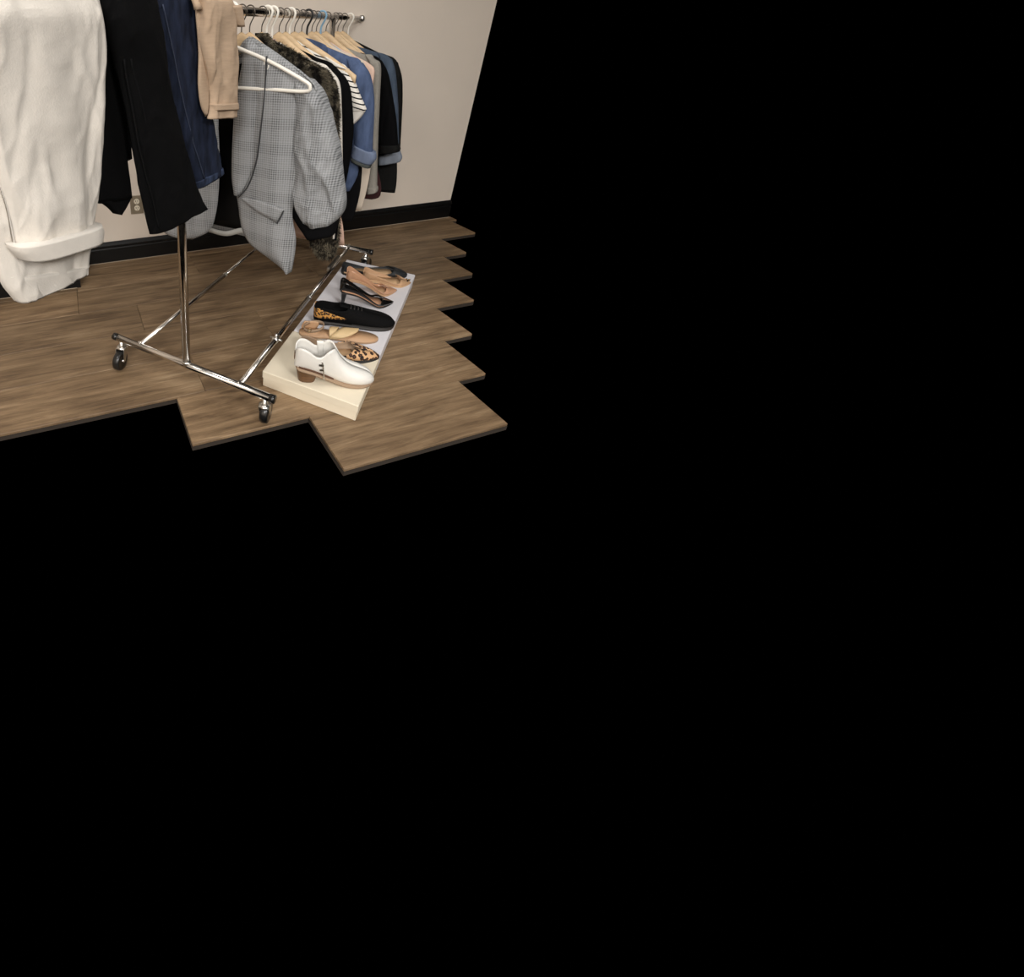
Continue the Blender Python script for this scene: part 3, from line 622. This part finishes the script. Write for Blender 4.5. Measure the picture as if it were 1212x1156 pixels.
# --- slate denim jacket
garment(1.535, 'slate_denim_jacket', 'slate blue denim jacket with pale turned-up cuff between two black jackets', 'jacket', 'slate', [(404, 45), (416, 52), (440, 60), (462, 69)], [(462, 100), (460, 140), (456, 170)],
    [(446, 62, 464, 70, .5), (454, 82, 468, 86), (456, 120, 471, 120), (455, 160, 472, 160), (454, 182, 472, 180), (453, 190, 472, 186)], .022, sd=116., sd_depth=.03,
    cuff=[(449, 184, 473.5, 178), (448, 190, 476, 186), (448, 195, 474, 191)], cuff_mt='slatel')
# --- last black jacket
garment(1.635, 'black_coat', 'long charcoal black coat hanging last on the rail against the wall', 'coat', 'leather', [(415, 45.5), (424, 50), (448, 62), (470, 73)], [(470, 110), (468, 150), (470, 192), (469.5, 215), (467.5, 228)],
    [(456, 66, 471, 74, .5), (462, 86, 475.5, 92), (462, 115, 476.5, 116), (460, 150, 475, 150), (458, 178, 473.5, 178)], .03, sd=120., sd_depth=.03)
# --- hangers
for t, lab in ((.392, 'wooden hanger under the plaid blazer collar'), (.452, 'wooden hanger between plaid blazer and fur coat'), (.548, 'wooden hanger inside the fur coat collar'),
    (.705, 'wooden hanger just behind the two white plastic hooks'), (.77, 'wooden hanger inside the black blazer'), (.945, 'wooden hanger inside the chambray shirt'),
    (1.07, 'wooden hanger inside the cream top'), (1.13, 'wooden hanger beside the light blue hook'), (1.265, 'wooden hanger inside the grey cardigan'),
    (1.392, 'wooden hanger of the maroon sweater'), (1.45, 'wooden hanger inside the plain black jacket'), (1.54, 'wooden hanger inside the slate denim jacket')):
    wooden_hanger(t, lab)
wooden_hanger(.865, 'wooden hanger with its rounded arm end showing above the striped sleeve', half=across(.865).at(423, 90)[0])
for t, mt, lab in ((.59, 'wplastic', 'white plastic hanger hooked nearest the fur collar'), (.64, 'wplastic', 'white plastic hanger of the white blouse'), (.81, 'wplastic', 'white plastic hanger hooked between black blazer and striped tee'),
    (1.01, 'kplastic', 'black plastic hanger of the long black dress'), (1.19, 'bplastic', 'light blue plastic hanger of the peach top'), (1.64, 'wplastic', 'white plastic hanger at the end of the rail')):
    plastic_hanger(t, mt, lab, group='plastic hangers on the rail', notch=False, half=.185)

# ------------------------------------------------------------------ shoe boxes
BZ = .074
def shoebox(t0, t1, u0, u1, mt, label, lid=.03, seamt=None):
    e = empty('shoe_box', RC+A*(t0+t1)/2+N*(u0+u1)/2, RZ, label, 'box', 'shoe boxes beside the rack')
    w, d = (u1-u0)/2, (t1-t0)/2
    mk('box_base', box(-w+.003, w-.003, -d+.003, d-.003, 0, BZ-.006, .002), M[mt], e, smooth=False)
    mk('lid', box(-w, w, -d, d, BZ-lid, BZ, .0025), M[mt], e, smooth=False)
    return e
shoebox(.181, .496, .232, .604, 'creambox', 'cream cardboard shoe box under the white ankle boot', .034)
shoebox(.499, .754, .234, .603, 'whitebox', 'white shoe box under the tan sandal and black oxford')
shoebox(.757, 1.318, .232, .604, 'whitebox', 'long white shoe box under the pumps and flats')

# ------------------------------------------------------------------ shoes
def shoe_frame(name, label, heel, toe, cat='shoe', group='shoes on the boxes'):
    h = on_level(*heel, BZ+.0005); t = on_level(*toe, BZ+.0005); d = t-h
    e = empty(name, h, math.atan2(d.y, d.x), label, cat, group)
    return e, d.length
def smoothst(st, n): return catmull(st, n)
def upper(st, Ln, n=34, m_=21):
    """stations (x, half width, bottom z, top z, opening 0..1, y shift)"""
    rows = []
    S = smoothst([tuple(s)+((0.,) if len(s) < 6 else ()) for s in st], n)
    for x, w, zb, zt, o, ys in S:
        w = max(w, .0008); o = min(1, max(0, o)); am = math.pi*(1-.5*o); row = []
        for k in range(m_):
            a_ = -am+2*am*k/(m_-1); s = math.sin(a_); y = w*math.copysign(abs(s)**.62, s)
            q = (1-math.cos(a_))/(1-math.cos(am)); row.append((x*Ln, ys+y, zb+max(.003, zt-zb)*q))
        rows.append(row)
    return strip(rows)
def plate(st, Ln, z0, z1, k=1., xr=(0, 1), n=34):
    S = [s for s in smoothst([tuple(s)+((0.,) if len(s) < 6 else ()) for s in st], n) if xr[0]-1e-6 <= s[0] <= xr[1]+1e-6]
    rings = []
    for x, w, zb, zt, o, ys in S:
        w = max(.001, w)*k; rings.append([(x*Ln, ys-w, zb+z0), (x*Ln, ys+w, zb+z0), (x*Ln, ys+w, zb+z1), (x*Ln, ys-w, zb+z1)])
    return loft(rings)
def heel_block(x0, x1, w, ztop, xb0, xb1, wb, zslope=0, n=9, pw=.7):
    rings = []
    for i in range(n):
        q = i/(n-1); q2 = q**pw; xa = x0+(xb0-x0)*q2; xb = x1+(xb1-x1)*q2; ww = w+(wb-w)*q2; ring = []
        for k in range(16):
            a_ = 2*math.pi*k/16; c_, s_ = math.cos(a_), math.sin(a_)
            X = (xa+xb)/2+(xb-xa)/2*math.copysign(abs(c_)**.7, c_); zt_ = ztop+zslope*((X-x0)/(x1-x0))
            ring.append((X, ww*math.copysign(abs(s_)**.7, s_), zt_*(1-q)))
        rings.append(ring)
    return loft(rings)
# white ankle boot
e, Ln = shoe_frame('ankle_boot', 'white leather ankle boot with side zip and brown stacked heel', (348, 446), (441, 452), 'boot')
st = [(-.008, .004, .06, .125, .3), (0, .018, .06, .148, .75), (.05, .031, .058, .158, .85), (.14, .036, .054, .150, .9), (.24, .037, .046, .128, .92), (.31, .037, .038, .130, .9), (.38, .037, .030, .154, .8), (.44, .036, .023, .158, .35), (.48, .037, .019, .146, .05), (.56, .041, .012, .108, 0), (.68, .046, .007, .078, 0), (.82, .045, .007, .062, 0), (.93, .032, .008, .047, 0), (.985, .015, .011, .03, 0), (1.0, .003, .013, .02, 0)]
mk('upper', upper(st, Ln, 46, 29), M['bootw'], e, solid=.004)
mk('sole', plate(st, Ln, -.005, .002, 1.0), M['taupe'], e)
mk('insole', plate(st, Ln, .006, .012, .84, (.02, .5)), M['brownin'], e)
mk('heel', heel_block(.0, .30*Ln, .032, .058, .014, .265*Ln, .028, -.02), M['brown'], e)
zx = .36*Ln
mk('zip', ribbon([(zx-.014, .112), (zx-.006, .07), (zx, .03)], -.0392, .004, .003), M['chrome2'], e)
mk('zip_pull', join(box(zx-.020, zx-.006, -.0425, -.0385, .070, .075), box(zx-.024, zx-.008, -.0435, -.0385, .092, .098)), M['wirem'], e, smooth=False)
mk('elastic_gore', flatshape([(zx-.03, .15), (zx-.022, .10), (zx-.012, .05)], [(zx-.004, .15), (zx, .10), (zx+.004, .05)], .0345, n=8, m_=5, wr=0), M['bootw'], e, solid=.003)
mk('pull_tab', box(-.0065, -.0035, -.007, .007, .09, .122, .001), M['brown'], e, smooth=False)
# leopard flat
e, Ln = shoe_frame('pointed_flat', 'tan pointed flat with leopard print toe behind the white boot', (353, 417), (448, 424))
st = [(0, .006, .006, .040, .3), (.03, .024, .006, .058, .8), (.12, .034, .006, .060, .92), (.35, .034, .005, .034, 1), (.55, .043, .004, .032, .95), (.63, .046, .004, .045, .55), (.68, .046, .004, .046, .1), (.8, .039, .004, .038, 0), (.92, .022, .004, .028, 0), (1, .004, .005, .014, 0)]
ub = mk('upper', upper(st, Ln, 40, 25), M['taupe'], e, solid=.003)
st2 = [s for s in st if s[0] >= .55]
mk('toe_cap', upper([(s[0], s[1]+.0018, s[2], s[3]+.0018, s[4]) for s in [(.5, .041, .004, .033, .985)]+st2], Ln, 24, 25), M['leo'], e, solid=.0015)
mk('insole', plate(st, Ln, .003, .007, .92, (.02, .68)), M['tan2'], e); mk('sole', plate(st, Ln, -.005, .001, 1.02), M['solet'], e)
# tan sandal
e, Ln = shoe_frame('sandal', 'tan flat sandal with yellowish satin wrap strap on the white box', (354, 394), (447, 402))
st = [(0, .010, .006, .01, 0), (.05, .027, .006, .01, 0), (.2, .034, .006, .01, 0), (.4, .031, .006, .01, 0), (.65, .042, .006, .01, 0), (.82, .041, .006, .01, 0), (.95, .026, .006, .01, 0), (1, .008, .006, .01, 0)]
mk('insole', plate(st, Ln, 0, .005, 1), M['tan'], e); mk('sole', plate(st, Ln, -.006, 0, 1.02), M['taupe'], e)
def strap(pts, w, mt, nm, th=.004):
    P = [Vector(p) for p in catmull(pts, 22)]; rows = []
    for i, p in enumerate(P):
        q = w[0]+(w[1]-w[0])*math.sin(math.pi*i/21); rows.append([p+Vector((q*(k/4-.5), 0, 0)) for k in range(5)])
    return mk(nm, strip(rows), M[mt], e, solid=th)
strap([(.42*Ln, -.033, .008), (.5*Ln, -.034, .024), (.6*Ln, -.01, .036), (.66*Ln, .02, .034), (.72*Ln, .043, .010)], (.03, .08), 'gold', 'toe_strap', .005)
strap([(.5*Ln, .034, .010), (.48*Ln, .033, .024), (.44*Ln, .012, .034), (.42*Ln, -.012, .030), (.40*Ln, -.031, .008)], (.012, .035), 'gold', 'cross_strap')
ring = [(.18*Ln+.042*math.cos(a_), .036*math.sin(a_), .034+.010*math.cos(a_)) for a_ in [k*math.pi*2/24 for k in range(24)]]
mk('ankle_strap', (lambda r: ([(x, y, z+h) for h in (0, .014) for x, y, z in r], [[k, (k+1) % 24, 24+(k+1) % 24, 24+k] for k in range(24)]))(ring), M['taupe'], e, solid=.003)
mk('heel_counter', flatshape([(.06*Ln, .045), (.03*Ln, .02), (.03*Ln, .008)], [(.26*Ln, .045), (.24*Ln, .02), (.22*Ln, .008)], .03, n=8, m_=8, wr=0, bulge=-.004), M['tan'], e, solid=.003)
mk('buckle', tube([(.12*Ln+.008*math.cos(k*math.pi/5), -.037, .045+.008*math.sin(k*math.pi/5)) for k in range(10)], .0012, 6, True), M['gem'], e)
mk('size_print', box(.52*Ln, .58*Ln, .012, .03, .0112, .012), M['lilac'], e, smooth=False)
# black oxford
e, Ln = shoe_frame('oxford_shoe', 'black suede lace-up oxford with leopard trim at the heel', (371, 380), (466, 386))
st = [(0, .009, .018, .07, .3), (.02, .025, .018, .088, .7), (.1, .034, .018, .092, .82), (.25, .037, .016, .084, .85), (.36, .039, .014, .086, .65), (.42, .040, .012, .090, .1), (.55, .044, .010, .080, 0), (.7, .050, .009, .064, 0), (.85, .047, .009, .052, 0), (.95, .031, .010, .040, 0), (1, .005, .012, .024, 0)]
mk('upper', upper(st, Ln, 44, 27), M['suede'], e, solid=.003)
st_t = [(s[0], s[1]+.002, s[2]+.012, s[3]+.002, 1) for s in [(0, .009, .018, .07, .3), (.02, .025, .018, .088, .7), (.1, .034, .020, .080, .82), (.25, .037, .022, .062, .85), (.38, .040, .024, .050, .6)]]
rows = []
for s in catmull(st_t, 20):
    row = []
    for sg in (-1, 1):
        for k in range(5):
            q = k/4; zz = s[2]+.010+(s[3]-s[2]-.010)*(q if sg < 0 else 1-q); row.append((s[0]*Ln-.0015, sg*(s[1]+.0015), zz))
    rows.append(row)
gm = []
for sg in (0, 1): gm.append(strip([r[sg*5:sg*5+5] for r in rows]))
gm.append(strip([rows[0][0:5][::-1], rows[0][5:10]]))
mk('leopard_trim', join(*gm), M['leo2'], e, solid=.002)
mk('sole', plate(st, Ln, -.008, .002, 1.04), M['solet'], e); mk('heel', heel_block(.003, .24*Ln, .030, .012, .004, .235*Ln, .029), M['solet'], e)
mk('insole', plate(st, Ln, .004, .009, .85, (.02, .5)), M['jet'], e)
mk('tongue', flatshape([(.30*Ln, .100), (.36*Ln, .094), (.5*Ln, .084)], [(.30*Ln, .098), (.36*Ln, .092), (.5*Ln, .082)], 0, n=6, m_=3, wr=0), M['suede'], e, solid=.036)
for k in range(4):
    x = (.43+.045*k)*Ln; zt_ = .094-.0045*k
    mk('lace', tube([(x, -.02, zt_-.006), (x+.003, -.008, zt_), (x+.005, .008, zt_), (x+.008, .02, zt_-.006)], .0026, 6), M['solet'], e)
# black patent pump
def pump(name, label, heel, toe, mt, inner, hh, heel_mt, wscale=1.2, soleh=.003):
    global e
    e, Ln = shoe_frame(name, label, heel, toe)
    k = wscale
    st = [(-.02, .004, hh*1.0, hh+.035, .3), (.0, .016*k, hh, hh+.052, .8), (.08, .026*k, hh*.97, hh+.050, .92), (.25, .026*k, hh*.80, hh*.8+.034, 1), (.42, .026*k, hh*.50, hh*.5+.026, 1), (.58, .033*k, hh*.18, hh*.18+.018, 1), (.67, .038*k, .004, .022, .95), (.735, .037*k, .004, .031, .35), (.78, .034*k, .004, .031, .04), (.9, .018*k, .004, .02, 0), (1, .0015, .005, .011, 0)]
    mk('upper', upper(st, Ln, 46, 25), M[mt], e, solid=.0028)
    mk('insole', plate(st, Ln, .004, .009, .93, (0, .79)), M[inner], e); mk('sole', plate(st, Ln, -.003, .001, 1.0), M['solet' if mt == 'patent' else inner], e)
    mk('heel', heel_block(-.006, .15*Ln, .02, hh, .008, .022, .006, -hh*.1, pw=.33), M[heel_mt], e)
    return e, Ln
pump('stiletto_pump', 'black patent pointed pump with a slim high heel', (401.5, 360), (465, 359), 'patent', 'nude', .078, 'patent')
pump('nude_pump', 'nude pointed high-heeled pump leaning between black pump and charcoal flat', (409, 347), (469, 345), 'nude', 'tan', .085, 'nude')
e, Ln = pump('jewelled_flat', 'tan flat with dark jewelled toe beside the charcoal flat', (430, 333.5), (485.5, 336), 'tan', 'tan2', .02, 'tan', 1.3)
for dx, dy, r in ((-.012, 0, .006), (-.02, .009, .005), (-.02, -.009, .005), (-.006, .004, .004)):
    mk('gem', lathe([(.0005, .016), (r, .020), (r*.8, .026), (.0005, .028)], 8), M['gem' if dy >= 0 else 'patent'], e, smooth=False).location = (Ln+dx, dy, 0)
# charcoal flat
e, Ln = shoe_frame('ballet_flat', 'charcoal ballet flat with tan insole at the far end of the boxes', (404, 323), (481, 327))
st = [(0, .006, .006, .04, .3), (.03, .024, .006, .056, .8), (.12, .034, .006, .048, .94), (.4, .035, .005, .026, 1), (.6, .044, .004, .026, 1), (.7, .046, .004, .032, .85), (.77, .044, .004, .041, .2), (.82, .041, .004, .041, 0), (.93, .027, .004, .03, 0), (1, .005, .005, .016, 0)]
mk('upper', upper(st, Ln, 40, 25), M['darkflat'], e, solid=.003); mk('insole', plate(st, Ln, .006, .014, .93, (.02, .78)), M['tan2'], e); mk('sole', plate(st, Ln, -.005, .001, 1.02), M['solet'], e)
